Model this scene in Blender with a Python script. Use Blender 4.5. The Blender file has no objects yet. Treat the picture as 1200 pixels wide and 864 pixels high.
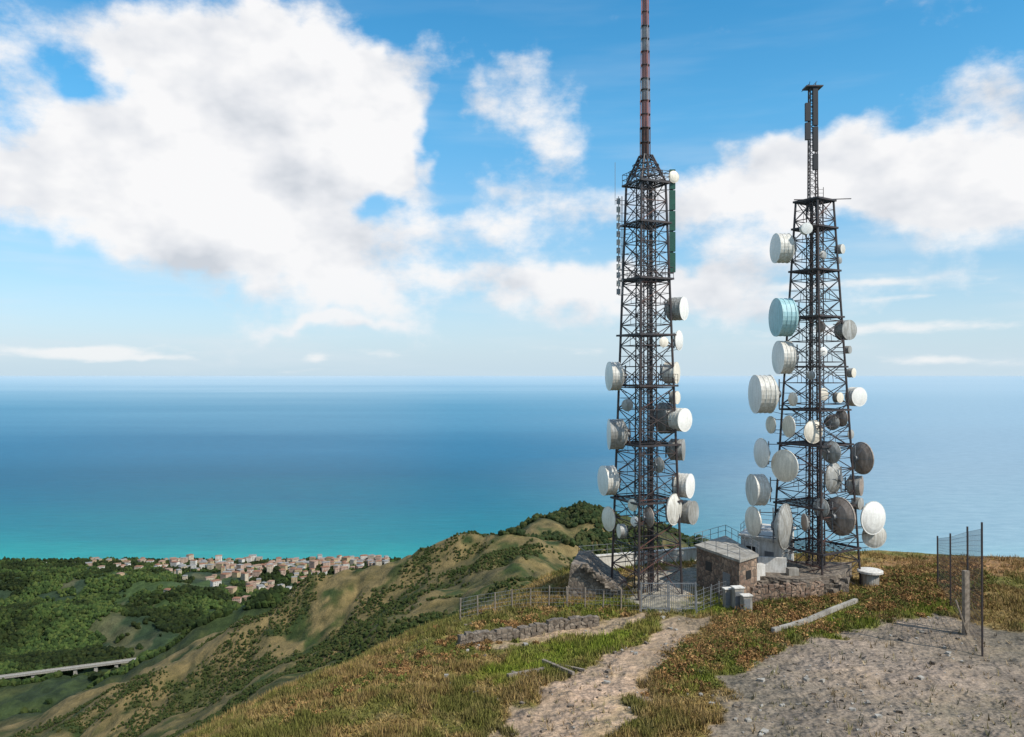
import bpy, math, random
import numpy as np
from mathutils import Vector, Matrix
random.seed(7); rng=np.random.default_rng(11)
scene=bpy.context.scene
F=950.0; CZ=19.0; HV=438.0
def G(u,v,z=0.0):
    y=(CZ-z)*F/(v-HV); return ((u-600)/F*y, y)
def P(u,v,d):
    return ((u-600)/F*d, d, CZ-(v-HV)/F*d)
SEA=-411.0
# ---------------------------------------------------------------- noise
def vnoise(x,y,seed=0):
    ix=np.floor(x); iy=np.floor(y); fx=x-ix; fy=y-iy
    fx=fx*fx*(3-2*fx); fy=fy*fy*(3-2*fy)
    def h(a,b):
        s=np.sin(a*127.1+b*311.7+seed*74.7)*43758.5453
        return s-np.floor(s)
    return (h(ix,iy)*(1-fx)+h(ix+1,iy)*fx)*(1-fy)+(h(ix,iy+1)*(1-fx)+h(ix+1,iy+1)*fx)*fy
def fbm(x,y,seed=0,o=4):
    t=0;a=.5;n=0
    for i in range(o):
        t=t+a*vnoise(x,y,seed+i*3.1); n+=a; a*=.5; x=x*2.03+7.1; y=y*2.03+3.7
    return t/n
def sstep(a,b,x):
    t=np.clip((x-a)/(b-a),0,1); return t*t*(3-2*t)
def polysd(x,y,pts):
    d=np.full(x.shape,1e9); ins=np.zeros(x.shape,bool); n=len(pts)
    for i in range(n):
        ax,ay=pts[i][:2]; bx,by=pts[(i+1)%n][:2]; dx=bx-ax; dy=by-ay
        t=np.clip(((x-ax)*dx+(y-ay)*dy)/(dx*dx+dy*dy+1e-9),0,1)
        d=np.minimum(d,np.hypot(x-ax-t*dx,y-ay-t*dy))
        c=((ay>y)!=(by>y))&(x<(bx-ax)*(y-ay)/((by-ay)+1e-12)+ax)
        ins^=c
    return np.where(ins,d,-d)
def ridge(x,y,pts,slope):
    z=np.full(x.shape,-1e4)
    for (ax,ay,az),(bx,by,bz) in zip(pts[:-1],pts[1:]):
        dx=bx-ax;dy=by-ay
        t=np.clip(((x-ax)*dx+(y-ay)*dy)/(dx*dx+dy*dy),0,1)
        d=np.hypot(x-ax-t*dx,y-ay-t*dy)
        d=np.sqrt(d*d+15**2)-15
        z=np.maximum(z,az+(bz-az)*t-slope*d)
    return z
PLAT=[(-40,-60),(-19,38),(-12,51),(-3.4,65.6),(5.0,76),(8,84),(20,88),(40,90),(60,86),(80,60),(90,-60)]
R2=[P(590,630,640),P(560,625,650),P(500,638,655),P(440,654,660),P(390,674,660),P(340,700,650),P(290,736,640),P(240,768,620),P(190,800,605),P(60,885,590)]
R3=[P(590,634,640),P(625,626,760),P(655,606,840),P(690,596,880),P(725,602,880),P(780,625,870),P(900,670,850)]
R4=[P(720,700,150),P(690,690,220),P(655,680,330),P(620,668,430),P(597,655,540),P(590,632,640)]
R6=[P(345,700,900),P(300,704,900),P(250,732,880),P(170,784,850),P(100,846,830)]
R5=[P(-60,676,1500),P(60,672,1500),P(150,676,1450),P(225,692,1330),P(262,722,1180)]
R7=[P(0,722,1230),P(90,712,1240),P(170,722,1200),P(215,745,1120)]
def shore(x): return 1890+60*(fbm(x/260.,x*0+3.3,5,3)-.5)
def H(x,y):
    x=np.asarray(x,float); y=np.asarray(y,float)
    s=polysd(x,y,PLAT)
    w=2.5
    zp=-0.62*w*np.logaddexp(0,-(s+1.2)/w)
    r=np.clip(40-y,0,48); zp=zp+0.40*(np.sqrt(r*r+9)-3)
    zp=zp+(fbm(x/6,y/6,1,3)-.5)*0.6+(fbm(x/1.1,y/1.1,2,3)-.5)*0.17
    sh=shore(x)
    b=np.where(y<sh, SEA+(sh-y)*0.045+np.clip((sh-y)/300,0,1)*55*(fbm(x/210,y/210,9,4)-.45)+1.5, SEA-(y-sh)*0.1+1.5)
    b=np.where(y<800,b+ (800-y)*0.02,b)
    L=[ridge(x,y,R2,.60),ridge(x,y,R3,.42),ridge(x,y,R4,.5),ridge(x,y,R6,.6),ridge(x,y,R5,.28),ridge(x,y,R7,.3)]
    k=5.0
    m=np.maximum.reduce(L+[b]); acc=0
    for a in L+[b]: acc=acc+np.exp((a-m)/k)
    far=m+k*np.log(acc)-2.0
    amp=sstep(150,420,y)*sstep(0,25,far-SEA)
    rid=1-np.abs(2*fbm(x/55,y/120,21,3)-1)
    far=far+amp*(-18*(rid-.75)+9*(fbm(x/30,y/30,31,4)-.5)+2.0*(fbm(x/6,y/6,33,2)-.5))
    k=4.0; m=np.maximum(zp,far)
    return np.where(np.abs(zp-far)>60,m,m+k*np.log(np.exp((zp-m)/k)+np.exp((far-m)/k)))
def H1(x,y): return float(H(np.array([x]),np.array([y]))[0])
# ---------------------------------------------------------------- ground colour zones
def zp(l): return [G(u,v) for u,v in l]
Z_gravel=zp([(825,900),(852,798),(885,768),(950,747),(1060,724),(1105,720),(1150,736),(1400,760),(1400,900)])
Z_green=[zp(l) for l in [
 [(555,790),(640,752),(730,730),(778,727),(782,742),(740,758),(670,779),(600,800)],
 [(1000,716),(1060,698),(1105,694),(1120,716),(1060,724),(1000,735),(945,750),(915,750),(960,728)],
 [(805,772),(860,754),(905,750),(890,772),(840,795),(780,815)],
 [(690,656),(822,652),(822,660),(700,668)],
 [(665,708),(735,702),(738,719),(670,722)],
 [(808,716),(845,690),(864,712),(830,724)]]]
Z_path=zp([(550,900),(645,800),(690,782),(752,755),(792,722),(828,722),(838,735),(795,760),(762,794),(700,900)])
Z_dirt=zp([(545,752),(600,741),(700,722),(762,720),(750,732),(640,750),(560,762)])
Z_comp=zp([(735,672),(822,664),(816,718),(750,718)])
Z_red=zp([(1010,668),(1060,650),(1300,645),(1300,668),(1100,676),(1030,682)])
def mix(a,b,t): return a*(1-t[...,None])+np.array(b)*t[...,None]
def gcolor(x,y,z):
    n1=fbm(x/3,y/3,41,4); n2=fbm(x/.8,y/.8,43,3)
    wx=x+(fbm(x/1.3,y/1.3,51,4)-.5)*3.4; wy=y+(fbm(x/1.3,y/1.3,52,4)-.5)*3.4
    c=np.zeros(x.shape+(3,))+np.array((.205,.140,.052))
    c=mix(c,(.090,.100,.022),sstep(.45,.58,n1)*.8)
    c=mix(c,(.31,.22,.105),sstep(.53,.7,n2)*.5)
    gr=np.zeros(x.shape); hard=np.zeros(x.shape)
    near=y<110
    for Z in Z_green:
        t=sstep(-.8,.9,polysd(wx,wy,Z))*near; gr=np.maximum(gr,t)
    gr=gr*(.5+.5*sstep(.38,.50,fbm(x/1.6,y/1.6,46,3)))
    c=mix(c,(.14,.175,.022),gr*.9*(.45+.55*sstep(.35,.55,n2)))
    t=sstep(-.5,.5,polysd(wx,wy,Z_red)); c=mix(c,(.27,.15,.075),t*.8*near)
    for Z,col,brk in ((Z_dirt,(.38,.28,.20),.5),(Z_path,(.36,.265,.20),.35),(Z_comp,(.32,.29,.25),.3),(Z_gravel,(.215,.178,.150),.12)):
        t=sstep(-.4,.4,polysd(wx,wy,Z))*near
        t=t*(1-brk*sstep(.56,.66,fbm(x/2.2,y/1.6,47,4)))
        hard=np.maximum(hard,t*.96)
        c=mix(c,col,t*.95)
        c=mix(c,tuple(q*.75 for q in col),t*.7*sstep(.46,.64,fbm(x/3.5,y/1.6,48,5)))
    far=sstep(95,200,y)
    f1=fbm(x/60,y/60,61,5); f2=fbm(x/18,y/18,62,4)
    hc=np.zeros(c.shape)+np.array((.032,.049,.009))
    hc=mix(hc,(.060,.064,.016),sstep(.48,.64,f1)*.7)
    hc=mix(hc,(.018,.030,.007),sstep(.45,.56,f2)*.8)
    rz=np.maximum(ridge(x,y,R4,.5),ridge(x,y,R3,.42)); 
    d=np.clip((z-rz+14)/14,0,1)
    hc=mix(hc,(.20,.145,.062),sstep(.3,1,d)*sstep(.40,.54,f2+.08)*sstep(300,420,y)*(1-sstep(800,860,y))*.8)
    vv=sstep(950,1100,y)
    vc=np.zeros(c.shape)+np.array((.018,.034,.008))
    vc=mix(vc,(.045,.075,.012),sstep(.50,.56,fbm(x/90,y/90,71,3))*.8)
    vc=mix(vc,(.10,.09,.04),sstep(.60,.66,fbm(x/50,y/50,72,3))*.6)
    hc=hc*(1-vv[...,None])+vc*vv[...,None]
    sand=sstep(SEA+4,SEA+2,z)*(y>1500); hc=mix(hc,(.40,.37,.32),sand)
    hz=1-np.exp(-y/26000.); hc=mix(hc,(.20,.28,.34),hz)  # aerial haze painted into the distant terrain colour, growing with distance
    c=c*(1-far[...,None])+hc*far[...,None]
    return c,gr,hard
# ---------------------------------------------------------------- node helpers
def newmat(name):
    m=bpy.data.materials.new(name); m.use_nodes=True
    nt=m.node_tree; return m,nt,nt.nodes['Principled BSDF']
def N(nt,t,**k):
    n=nt.nodes.new(t)
    for a,b in k.items(): setattr(n,a,b)
    return n
def mathn(nt,op,a,b=None,c=None,clamp=False):
    n=nt.nodes.new('ShaderNodeMath'); n.operation=op; n.use_clamp=clamp
    for i,v in enumerate((a,b,c)):
        if v is None: continue
        if isinstance(v,(int,float)): n.inputs[i].default_value=v
        else: nt.links.new(v,n.inputs[i])
    return n.outputs[0]
def noise(nt,vec,scale,detail=4,rough=.55,out='Fac'):
    n=nt.nodes.new('ShaderNodeTexNoise'); n.inputs['Scale'].default_value=scale
    n.inputs['Detail'].default_value=detail; n.inputs['Roughness'].default_value=rough
    if vec is not None: nt.links.new(vec,n.inputs['Vector'])
    return n.outputs[out]
def mapping(nt,vec,sc):
    mp=N(nt,'ShaderNodeMapping'); nt.links.new(vec,mp.inputs['Vector']); mp.inputs['Scale'].default_value=sc; return mp.outputs[0]
def ramp(nt,fac,stops):
    n=nt.nodes.new('ShaderNodeValToRGB'); cr=n.color_ramp
    while len(cr.elements)<len(stops): cr.elements.new(.5)
    for e,(p,c) in zip(cr.elements,stops): e.position=p; e.color=(*c,1) if len(c)==3 else c
    nt.links.new(fac,n.inputs[0]); return n.outputs[0]
def mixc(nt,fac,a,b,bt='MIX'):
    n=nt.nodes.new('ShaderNodeMix'); n.data_type='RGBA'; n.blend_type=bt
    for s,v in ((n.inputs[0],fac),(n.inputs[6],a),(n.inputs[7],b)):
        if isinstance(v,(int,float)): s.default_value=v
        elif isinstance(v,tuple): s.default_value=(*v,1)
        else: nt.links.new(v,s)
    return n.outputs[2]
def simple(name,col,rough=.6,var=.25,scale=3,metal=0,col2=None,bump=0,streak=0):
    m,nt,b=newmat(name)
    g=N(nt,'ShaderNodeNewGeometry').outputs['Position']
    f=noise(nt,g,scale,4)
    c2=col2 or tuple(c*(1-var) for c in col)
    c=ramp(nt,f,[(.35,col),(.65,c2)])
    f2=noise(nt,g,scale*9,2)
    c=mixc(nt,.35,c,ramp(nt,f2,[(.3,(.6,.6,.6)),(.7,(1,1,1))]),'MULTIPLY')
    if streak:
        f3=noise(nt,mapping(nt,g,(5,5,.7)),1.0,4,.6)
        c=mixc(nt,streak,c,ramp(nt,f3,[(.42,(.50,.46,.40)),(.58,(1,1,1))]),'MULTIPLY')
    nt.links.new(c,b.inputs['Base Color']); b.inputs['Roughness'].default_value=rough; b.inputs['Metallic'].default_value=metal
    if bump:
        bn=N(nt,'ShaderNodeBump'); bn.inputs['Strength'].default_value=bump; bn.inputs['Distance'].default_value=.05
        nt.links.new(f2,bn.inputs['Height']); nt.links.new(bn.outputs[0],b.inputs['Normal'])
    return m
def attrmat(name,rough=.9):
    m,nt,b=newmat(name)
    a=N(nt,'ShaderNodeAttribute',attribute_name='Col').outputs['Color']
    nt.links.new(a,b.inputs['Base Color']); b.inputs['Roughness'].default_value=rough
    b.inputs['Specular IOR Level'].default_value=.15
    return m,nt,b,a
def mesh_np(name,V,Fc,mat,col=None,smooth=False):
    me=bpy.data.meshes.new(name); V=np.asarray(V,np.float32); Fc=np.asarray(Fc,np.int32).reshape(-1,np.asarray(Fc).shape[-1]); k=Fc.shape[1]
    me.vertices.add(len(V)); me.vertices.foreach_set('co',V.ravel())
    me.loops.add(Fc.size); me.loops.foreach_set('vertex_index',Fc.ravel())
    me.polygons.add(len(Fc)); me.polygons.foreach_set('loop_start',np.arange(0,Fc.size,k,dtype=np.int32))
    me.polygons.foreach_set('use_smooth',np.full(len(Fc),smooth))
    me.update(calc_edges=True)
    if col is not None:
        at=me.color_attributes.new('Col','FLOAT_COLOR','POINT')
        at.data.foreach_set('color',np.concatenate([col,np.ones((len(col),1))],1).astype(np.float32).ravel())
    me.materials.append(mat)
    ob=bpy.data.objects.new(name,me); scene.collection.objects.link(ob); return ob
# ---------------------------------------------------------------- ground
mg,nt,b,a=attrmat('ground_mat')
pos=N(nt,'ShaderNodeNewGeometry').outputs['Position']
nf=noise(nt,pos,1.8,6,.7); nm=noise(nt,pos,.06,6,.65); nfine=noise(nt,pos,9,3,.6)
c=mixc(nt,1.0,a,ramp(nt,nf,[(.3,(.60,.60,.60)),(.72,(1.4,1.36,1.32))]),'MULTIPLY')
c=mixc(nt,1.0,c,ramp(nt,nm,[(.34,(.6,.65,.6)),(.66,(1.38,1.34,1.3))]),'MULTIPLY')
c=mixc(nt,1.0,c,ramp(nt,nfine,[(.3,(.62,.62,.62)),(.7,(1.38,1.38,1.38))]),'MULTIPLY')
nt.links.new(c,b.inputs['Base Color'])
b1=N(nt,'ShaderNodeBump'); b1.inputs['Strength'].default_value=.8; b1.inputs['Distance'].default_value=.10; nt.links.new(nf,b1.inputs['Height'])
b2=N(nt,'ShaderNodeBump'); b2.inputs['Strength'].default_value=.8; b2.inputs['Distance'].default_value=6; nt.links.new(nm,b2.inputs['Height']); nt.links.new(b1.outputs[0],b2.inputs['Normal'])
nt.links.new(b2.outputs[0],b.inputs['Normal'])
az=np.radians(np.concatenate([np.arange(-80,-42,1.0),np.arange(-42,42,.13),np.arange(42,81,1.0)]))
rr=np.concatenate([np.linspace(.5,40,30),np.arange(40.4,100,.28),np.geomspace(100.5,2600,430)])
A,R=np.meshgrid(az,rr)
X=np.tan(np.clip(A,-1.3,1.3))*R; Y=R+0*A
Z=H(X,Y); C,_,_=gcolor(X,Y,Z)
nr,nc=X.shape; idx=np.arange(nr*nc).reshape(nr,nc)
Fq=np.stack([idx[:-1,:-1],idx[:-1,1:],idx[1:,1:],idx[1:,:-1]],-1).reshape(-1,4)
ground=mesh_np('ground',np.stack([X,Y,Z],-1).reshape(-1,3),Fq,mg,C.reshape(-1,3),True)
# ---------------------------------------------------------------- sea
m,nt,b=newmat('sea_water')
pos=N(nt,'ShaderNodeNewGeometry').outputs['Position']
sp=N(nt,'ShaderNodeSeparateXYZ'); nt.links.new(pos,sp.inputs[0])
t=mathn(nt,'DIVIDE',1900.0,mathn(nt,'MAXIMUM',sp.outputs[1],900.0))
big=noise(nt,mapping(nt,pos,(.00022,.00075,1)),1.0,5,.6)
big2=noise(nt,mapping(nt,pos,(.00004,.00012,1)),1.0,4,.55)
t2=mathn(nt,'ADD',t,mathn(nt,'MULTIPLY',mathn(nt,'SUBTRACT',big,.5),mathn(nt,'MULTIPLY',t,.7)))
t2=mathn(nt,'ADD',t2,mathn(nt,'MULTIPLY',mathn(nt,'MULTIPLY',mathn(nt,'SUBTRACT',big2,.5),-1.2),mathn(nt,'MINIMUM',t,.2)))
col=ramp(nt,t2,[(0.0,(.43,.53,.60)),(.04,(.31,.46,.555)),(.10,(.17,.34,.45)),(.20,(.07,.24,.36)),(.36,(.010,.140,.250)),(.58,(.002,.105,.185)),(.80,(.003,.165,.210)),(1.0,(.010,.29,.27))])  # pale far stops are painted horizon haze; turquoise stops are shallow water
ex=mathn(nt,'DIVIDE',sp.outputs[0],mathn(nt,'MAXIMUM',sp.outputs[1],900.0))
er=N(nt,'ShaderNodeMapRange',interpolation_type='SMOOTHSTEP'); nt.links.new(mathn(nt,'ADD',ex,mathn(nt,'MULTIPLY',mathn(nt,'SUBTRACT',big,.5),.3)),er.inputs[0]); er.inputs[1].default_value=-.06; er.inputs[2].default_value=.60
col=mixc(nt,mathn(nt,'MULTIPLY',er.outputs[0],.66),col,(.37,.48,.55))  # sea glare and haze towards +x, painted into the base colour
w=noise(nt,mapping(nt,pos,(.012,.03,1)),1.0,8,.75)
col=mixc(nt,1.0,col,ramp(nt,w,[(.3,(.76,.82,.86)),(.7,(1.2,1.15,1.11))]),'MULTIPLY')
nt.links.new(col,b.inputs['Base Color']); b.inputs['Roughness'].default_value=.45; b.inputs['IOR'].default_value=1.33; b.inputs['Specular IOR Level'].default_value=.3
bn=N(nt,'ShaderNodeBump'); bn.inputs['Distance'].default_value=4
nt.links.new(mathn(nt,'MULTIPLY',t,.6,clamp=True),bn.inputs['Strength'])
nt.links.new(w,bn.inputs['Height']); nt.links.new(bn.outputs[0],b.inputs['Normal'])
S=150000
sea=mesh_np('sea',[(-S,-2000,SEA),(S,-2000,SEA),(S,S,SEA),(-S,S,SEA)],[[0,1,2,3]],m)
# ---------------------------------------------------------------- mesh builder
class MB:
    def __init__(s): s.v=[];s.f=[];s.m=[];s.mats=[]
    def mi(s,mat):
        if mat not in s.mats: s.mats.append(mat)
        return s.mats.index(mat)
    def bar(s,p,q,r,mat,n=4,r2=None):
        p=Vector(p);q=Vector(q);d=(q-p)
        if d.length<1e-6:return
        d.normalize(); up=Vector((0,0,1)) if abs(d.z)<.95 else Vector((1,0,0))
        a=d.cross(up).normalized(); c=d.cross(a); i=len(s.v); r2=r if r2 is None else r2
        for pt,rad in((p,r),(q,r2)):
            for k in range(n):
                t=2*math.pi*(k+.5)/n; s.v.append(pt+a*math.cos(t)*rad+c*math.sin(t)*rad)
        mi=s.mi(mat)
        for k in range(n):
            s.f.append((i+k,i+(k+1)%n,i+n+(k+1)%n,i+n+k)); s.m.append(mi)
        s.f.append(tuple(i+k for k in range(n))[::-1]); s.m.append(mi)
        s.f.append(tuple(i+n+k for k in range(n))); s.m.append(mi)
    def box(s,c,sz,mat,rot=0,jit=0):
        i=len(s.v); cs,sn=math.cos(rot),math.sin(rot)
        for dz in(-.5,.5):
            for dx,dy in((-.5,-.5),(.5,-.5),(.5,.5),(-.5,.5)):
                x=dx*sz[0]+random.uniform(-jit,jit);y=dy*sz[1]+random.uniform(-jit,jit)
                s.v.append(Vector((c[0]+x*cs-y*sn,c[1]+x*sn+y*cs,c[2]+dz*sz[2]+random.uniform(-jit,jit))))
        mi=s.mi(mat)
        for f in((3,2,1,0),(4,5,6,7),(0,1,5,4),(1,2,6,5),(2,3,7,6),(3,0,4,7)):
            s.f.append(tuple(i+k for k in f)); s.m.append(mi)
    def prism(s,poly,dvec,mat):
        i=len(s.v);n=len(poly); dvec=Vector(dvec)
        for p in poly:s.v.append(Vector(p))
        for p in poly:s.v.append(Vector(p)+dvec)
        mi=s.mi(mat)
        s.f.append(tuple(range(i,i+n)));s.m.append(mi); s.f.append(tuple(range(i+2*n-1,i+n-1,-1)));s.m.append(mi)
        for k in range(n): s.f.append((i+(k+1)%n,i+k,i+n+k,i+n+(k+1)%n)); s.m.append(mi)
    def revolve(s,c,d,prof,n=28):
        c=Vector(c);d=Vector(d).normalized();a=d.cross(Vector((0,0,1))).normalized();e=a.cross(d)
        rings=[]
        for r,t,mat in prof:
            i=len(s.v)
            for k in range(n):
                th=2*math.pi*k/n; s.v.append(c+d*t+a*math.cos(th)*r+e*math.sin(th)*r)
            rings.append(i)
        for j in range(len(prof)-1):
            mi=s.mi(prof[j][2]); p,q=rings[j],rings[j+1]
            for k in range(n):
                s.f.append((p+k,p+(k+1)%n,q+(k+1)%n,q+k)); s.m.append(mi)
    def obj(s,name,parent=None,recalc=True):
        me=bpy.data.meshes.new(name); me.from_pydata([tuple(v) for v in s.v],[],s.f)
        for m in s.mats: me.materials.append(m)
        me.polygons.foreach_set('material_index',s.m); me.update()
        if recalc:
            import bmesh
            bm=bmesh.new(); bm.from_mesh(me); bmesh.ops.recalc_face_normals(bm,faces=bm.faces); bm.to_mesh(me); bm.free()
        ob=bpy.data.objects.new(name,me); scene.collection.objects.link(ob)
        if parent: ob.parent=parent
        return ob
def empty(name):
    e=bpy.data.objects.new(name,None); scene.collection.objects.link(e); return e
steel=simple('dark_steel',(.026,.026,.032),.55,scale=1.2,col2=(.060,.038,.032))
steel2=simple('galvanised_steel',(.20,.21,.22),.5,scale=2)
rust=simple('rusty_steel',(.13,.05,.035),.7,scale=2,col2=(.05,.030,.026))
cable=simple('black_cable',(.014,.014,.018),.6)
redp=simple('red_mast_paint',(.36,.14,.12),.5,scale=1.5,col2=(.22,.10,.09))
greyp=simple('grey_mast_paint',(.30,.26,.26),.5,scale=1.5,col2=(.18,.15,.15))
greenp=simple('green_radome',(.02,.10,.065),.4)
white=simple('white_radome',(.84,.83,.79),.45,var=.08,scale=.8,streak=.2)
cream=simple('cream_radome',(.82,.75,.63),.5,var=.12,scale=.8,streak=.3)
greyd=simple('grey_shroud',(.42,.42,.40),.5,var=.3,scale=.8,streak=.7)
darkd=simple('weathered_brown_shroud',(.40,.33,.28),.6,var=.35,scale=1,streak=.6)
lshroud=simple('light_shroud',(.72,.70,.64),.5,var=.18,scale=.8,streak=.5)
blue=simple('blue_radome',(.38,.62,.66),.45,var=.12,scale=.8,streak=.3)
def dish(tower,axis,u,v,hpx,kind,ang,face,sh,wf=None,yoff=-.3,elev=0,name='microwave_dish'):
    d=axis[1]+yoff; c=Vector(P(u,v,d)); Rr=hpx/2/F*d
    an=math.radians(ang+axis[3]); dr=Vector((math.cos(an),math.sin(an),elev)).normalized()
    mb=MB(); L=(wf or .45)*2*Rr if kind=='drum' else 0
    fr=.10*Rr if kind=='drum' else .22*Rr
    c=c+dr*(L/2)
    prof=[(.001,fr,face),(.35*Rr,fr*.9,face),(.7*Rr,fr*.6,face),(.88*Rr,fr*.3,face),(.97*Rr,.02*Rr,face),(1.03*Rr,.02*Rr,sh),(1.03*Rr,-.06*Rr,sh),(1.0*Rr,-.06*Rr,sh)]
    if L:
        for q in (.33,.66):
            prof+=[(1.0*Rr,-L*q,sh),(1.02*Rr,-L*q,sh),(1.02*Rr,-L*q-.04*Rr,sh),(1.0*Rr,-L*q-.04*Rr,sh)]
        prof+=[(1.0*Rr,-L,sh),(1.03*Rr,-L,sh),(1.03*Rr,-L-.05*Rr,sh)]
    prof+=[(.93*Rr,-L-.12*Rr,sh),(.72*Rr,-L-.26*Rr,sh),(.45*Rr,-L-.37*Rr,sh),(.2*Rr,-L-.42*Rr,steel2),(.18*Rr,-L-.6*Rr,steel2),(.001,-L-.6*Rr,steel2)]
    mb.revolve(c,dr,prof)
    a_=dr.cross(Vector((0,0,1))).normalized(); e_=a_.cross(dr)
    for k in range(6):
        th=k*math.pi/3; o=a_*math.cos(th)+e_*math.sin(th)
        mb.bar(c+o*.95*Rr-dr*(L+.10*Rr),c+o*.2*Rr-dr*(L+.55*Rr),.03,steel2)
    hub=c-dr*(L+.55*Rr)
    hw=axis[2](c.z)*.5
    leg=Vector((axis[0]+math.copysign(min(abs(hub.x-axis[0]),hw),hub.x-axis[0]),axis[1]+max(-hw,min(hw,yoff)),c.z))
    mb.bar(hub+Vector((0,0,-Rr*.8)),hub+Vector((0,0,Rr*.8)),.06,steel2,6)
    for dz in(-.6,.6):
        mb.bar(hub+Vector((0,0,dz*Rr)),leg+Vector((0,0,dz*Rr)),.045,steel)
    mb.bar(c-dr*(L*.9+.1*Rr)+Vector((0,0,-Rr*.9)),leg+Vector((0,0,-Rr*1.2)),.03,steel)
    return mb.obj(name,tower)
def lattice(cx,cy,z0,z1,w0,w1,rot,panels,legr,br,rustp=.2,mb=None,dense=True):
    mb=mb or MB()
    def wid(z): 
        t=(z-z0)/(z1-z0); return w0+(w1-w0)*t
    def corner(k,z,sc=1):
        a=rot+math.pi/4+k*math.pi/2; r=wid(z)/math.sqrt(2)*sc; return Vector((cx+math.cos(a)*r,cy+math.sin(a)*r,z))
    zs=[z0+(z1-z0)*(i/panels)**.93 for i in range(panels+1)]
    for a,bz in zip(zs[:-1],zs[1:]):
        m_=(a+bz)/2
        for k in range(4):
            p,q=corner(k,a),corner(k,bz); p2,q2=corner(k+1,a),corner(k+1,bz)
            mt=rust if random.random()<rustp else steel
            mb.bar(p,q,legr,steel,6)
            mb.bar(p,q2,br,mt); mb.bar(p2,q,br,steel); mb.bar(q,q2,br*1.2,mt)
            if dense:
                cm=(p+q2)/2
                mb.bar((p+p2)/2,cm,br*.6,steel); mb.bar(corner(k,m_),cm,br*.6,steel); mb.bar(corner(k+1,m_),cm,br*.6,steel)
        mb.bar(corner(0,bz),corner(2,bz),br*.7,steel)
    return mb,wid,corner
def ladder(mb,x,y,z0,z1,w=.45,mat=None):
    mat=mat or steel
    mb.bar((x-w/2,y,z0),(x-w/2,y,z1),.03,mat); mb.bar((x+w/2,y,z0),(x+w/2,y,z1),.03,mat)
    z=z0
    while z<z1:
        mb.bar((x-w/2,y,z),(x+w/2,y,z),.02,mat); z+=.33
def platform(mb,cx,cy,z,w,rot,rail=True,mat=None):
    mat=mat or steel
    def cr(k,zz): 
        a=rot+math.pi/4+k*math.pi/2; return Vector((cx+math.cos(a)*w/math.sqrt(2),cy+math.sin(a)*w/math.sqrt(2),zz))
    for k in range(4):
        p,q=cr(k,z),cr(k+1,z); mb.bar(p,q,.11,mat)
        if rail:
            for h in(.5,1.0): mb.bar(cr(k,z+h),cr(k+1,z+h),.028,mat)
            for i in range(4): 
                s=p.lerp(q,i/4); mb.bar(s,s+Vector((0,0,1.0)),.028,mat)
    for i in range(13):
        t=i/12; mb.bar(cr(0,z).lerp(cr(1,z),t),cr(3,z).lerp(cr(2,z),t),.04,mat)
# ---------------------------------------------------------------- left tower
def zat(v,y): return CZ-(v-HV)/F*y
TY=71.0; TX=(757-600)/F*TY
t1=empty('communication_tower')
g0=H1(TX,TY)
ztop=zat(214,TY)
mb,wid,cor=lattice(TX,TY,g0-.2,ztop,4.4,2.45,math.radians(24),19,.105,.042)
mb.obj('lattice_frame',t1)
mb=MB()
lattice(TX,TY,g0,ztop,1.45,1.15,math.radians(24),26,.06,.026,mb=mb,dense=False)
ladder(mb,TX+.2,TY-.9,g0,ztop+1)
for i in range(8):
    a=random.uniform(-.5,.6); c=random.uniform(-.5,.4)
    mb.bar((TX+a,TY+c,g0),(TX+a*.8,TY+c*.8,ztop),.04,cable if i%3 else rust,5)
mb.box((TX+.35,TY-.5,(g0+ztop)/2),(.30,.1,ztop-g0),cable)
mb.obj('inner_column',t1)
mb=MB()
for v in (216,263,328,393,452,520,585):
    z=zat(v,TY); platform(mb,TX,TY,z,wid(z)+.5,math.radians(24),rail=v in(216,328,452))
mb.obj('platforms',t1)
mb=MB(); zc=zat(182,TY)
lattice(TX,TY,ztop,zc,2.45,.8,math.radians(24),3,.085,.04,mb=mb)
for k in range(8):
    a=k*math.pi/4; mb.bar((TX+math.cos(a)*1.7,TY+math.sin(a)*1.7,ztop+.2),(TX+math.cos(a)*.5,TY+math.sin(a)*.5,zc),.05,steel)
for k in range(12):
    a=k*math.pi/6;b_=a+math.pi/6
    for hh,rr_ in((.9,1.5),(1.5,1.15)):
        mb.bar((TX+math.cos(a)*rr_,TY+math.sin(a)*rr_,ztop+hh),(TX+math.cos(b_)*rr_,TY+math.sin(b_)*rr_,ztop+hh),.04,steel)
mb.obj('tapered_head',t1)
mb=MB(); segs=[(184,150,rust,.50),(150,118,redp,.48),(118,92,greyp,.46),(92,60,redp,.42),(60,30,greyp,.40),(30,-20,redp,.36)]
for a,b_,mt,r in segs:
    z0,z1=zat(a,TY),zat(b_,TY)
    mb.bar((TX-.05,TY,z0),(TX-.05,TY,z1),r*.70,mt,8)
    n=max(2,int((z1-z0)/1.1))
    for i in range(n+1):
        z=z0+(z1-z0)*i/n; mb.bar((TX-.05,TY,z-.03),(TX-.05,TY,z+.03),r,steel,8)
    for k in range(4):
        q=k*math.pi/2+.4; mb.bar((TX-.05+math.cos(q)*r,TY+math.sin(q)*r,z0),(TX-.05+math.cos(q)*r,TY+math.sin(q)*r,z1),.055,mt)
mb.obj('mast',t1)
mb=MB(); xa=(725-600)/F*TY; 
mb.bar((xa,TY,zat(346,TY)),(xa,TY,zat(230,TY)),.05,steel2); mb.bar((xa+.3,TY,zat(346,TY)),(xa+.3,TY,zat(230,TY)),.05,steel2)
z=zat(346,TY)
while z<zat(232,TY):
    mb.box((xa-.02,TY-.1,z+.3),(.34,.12,.5),steel2 if random.random()<.7 else greyd); mb.bar((xa,TY,z),(xa+.9,TY,z),.03,steel); z+=.72
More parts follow.
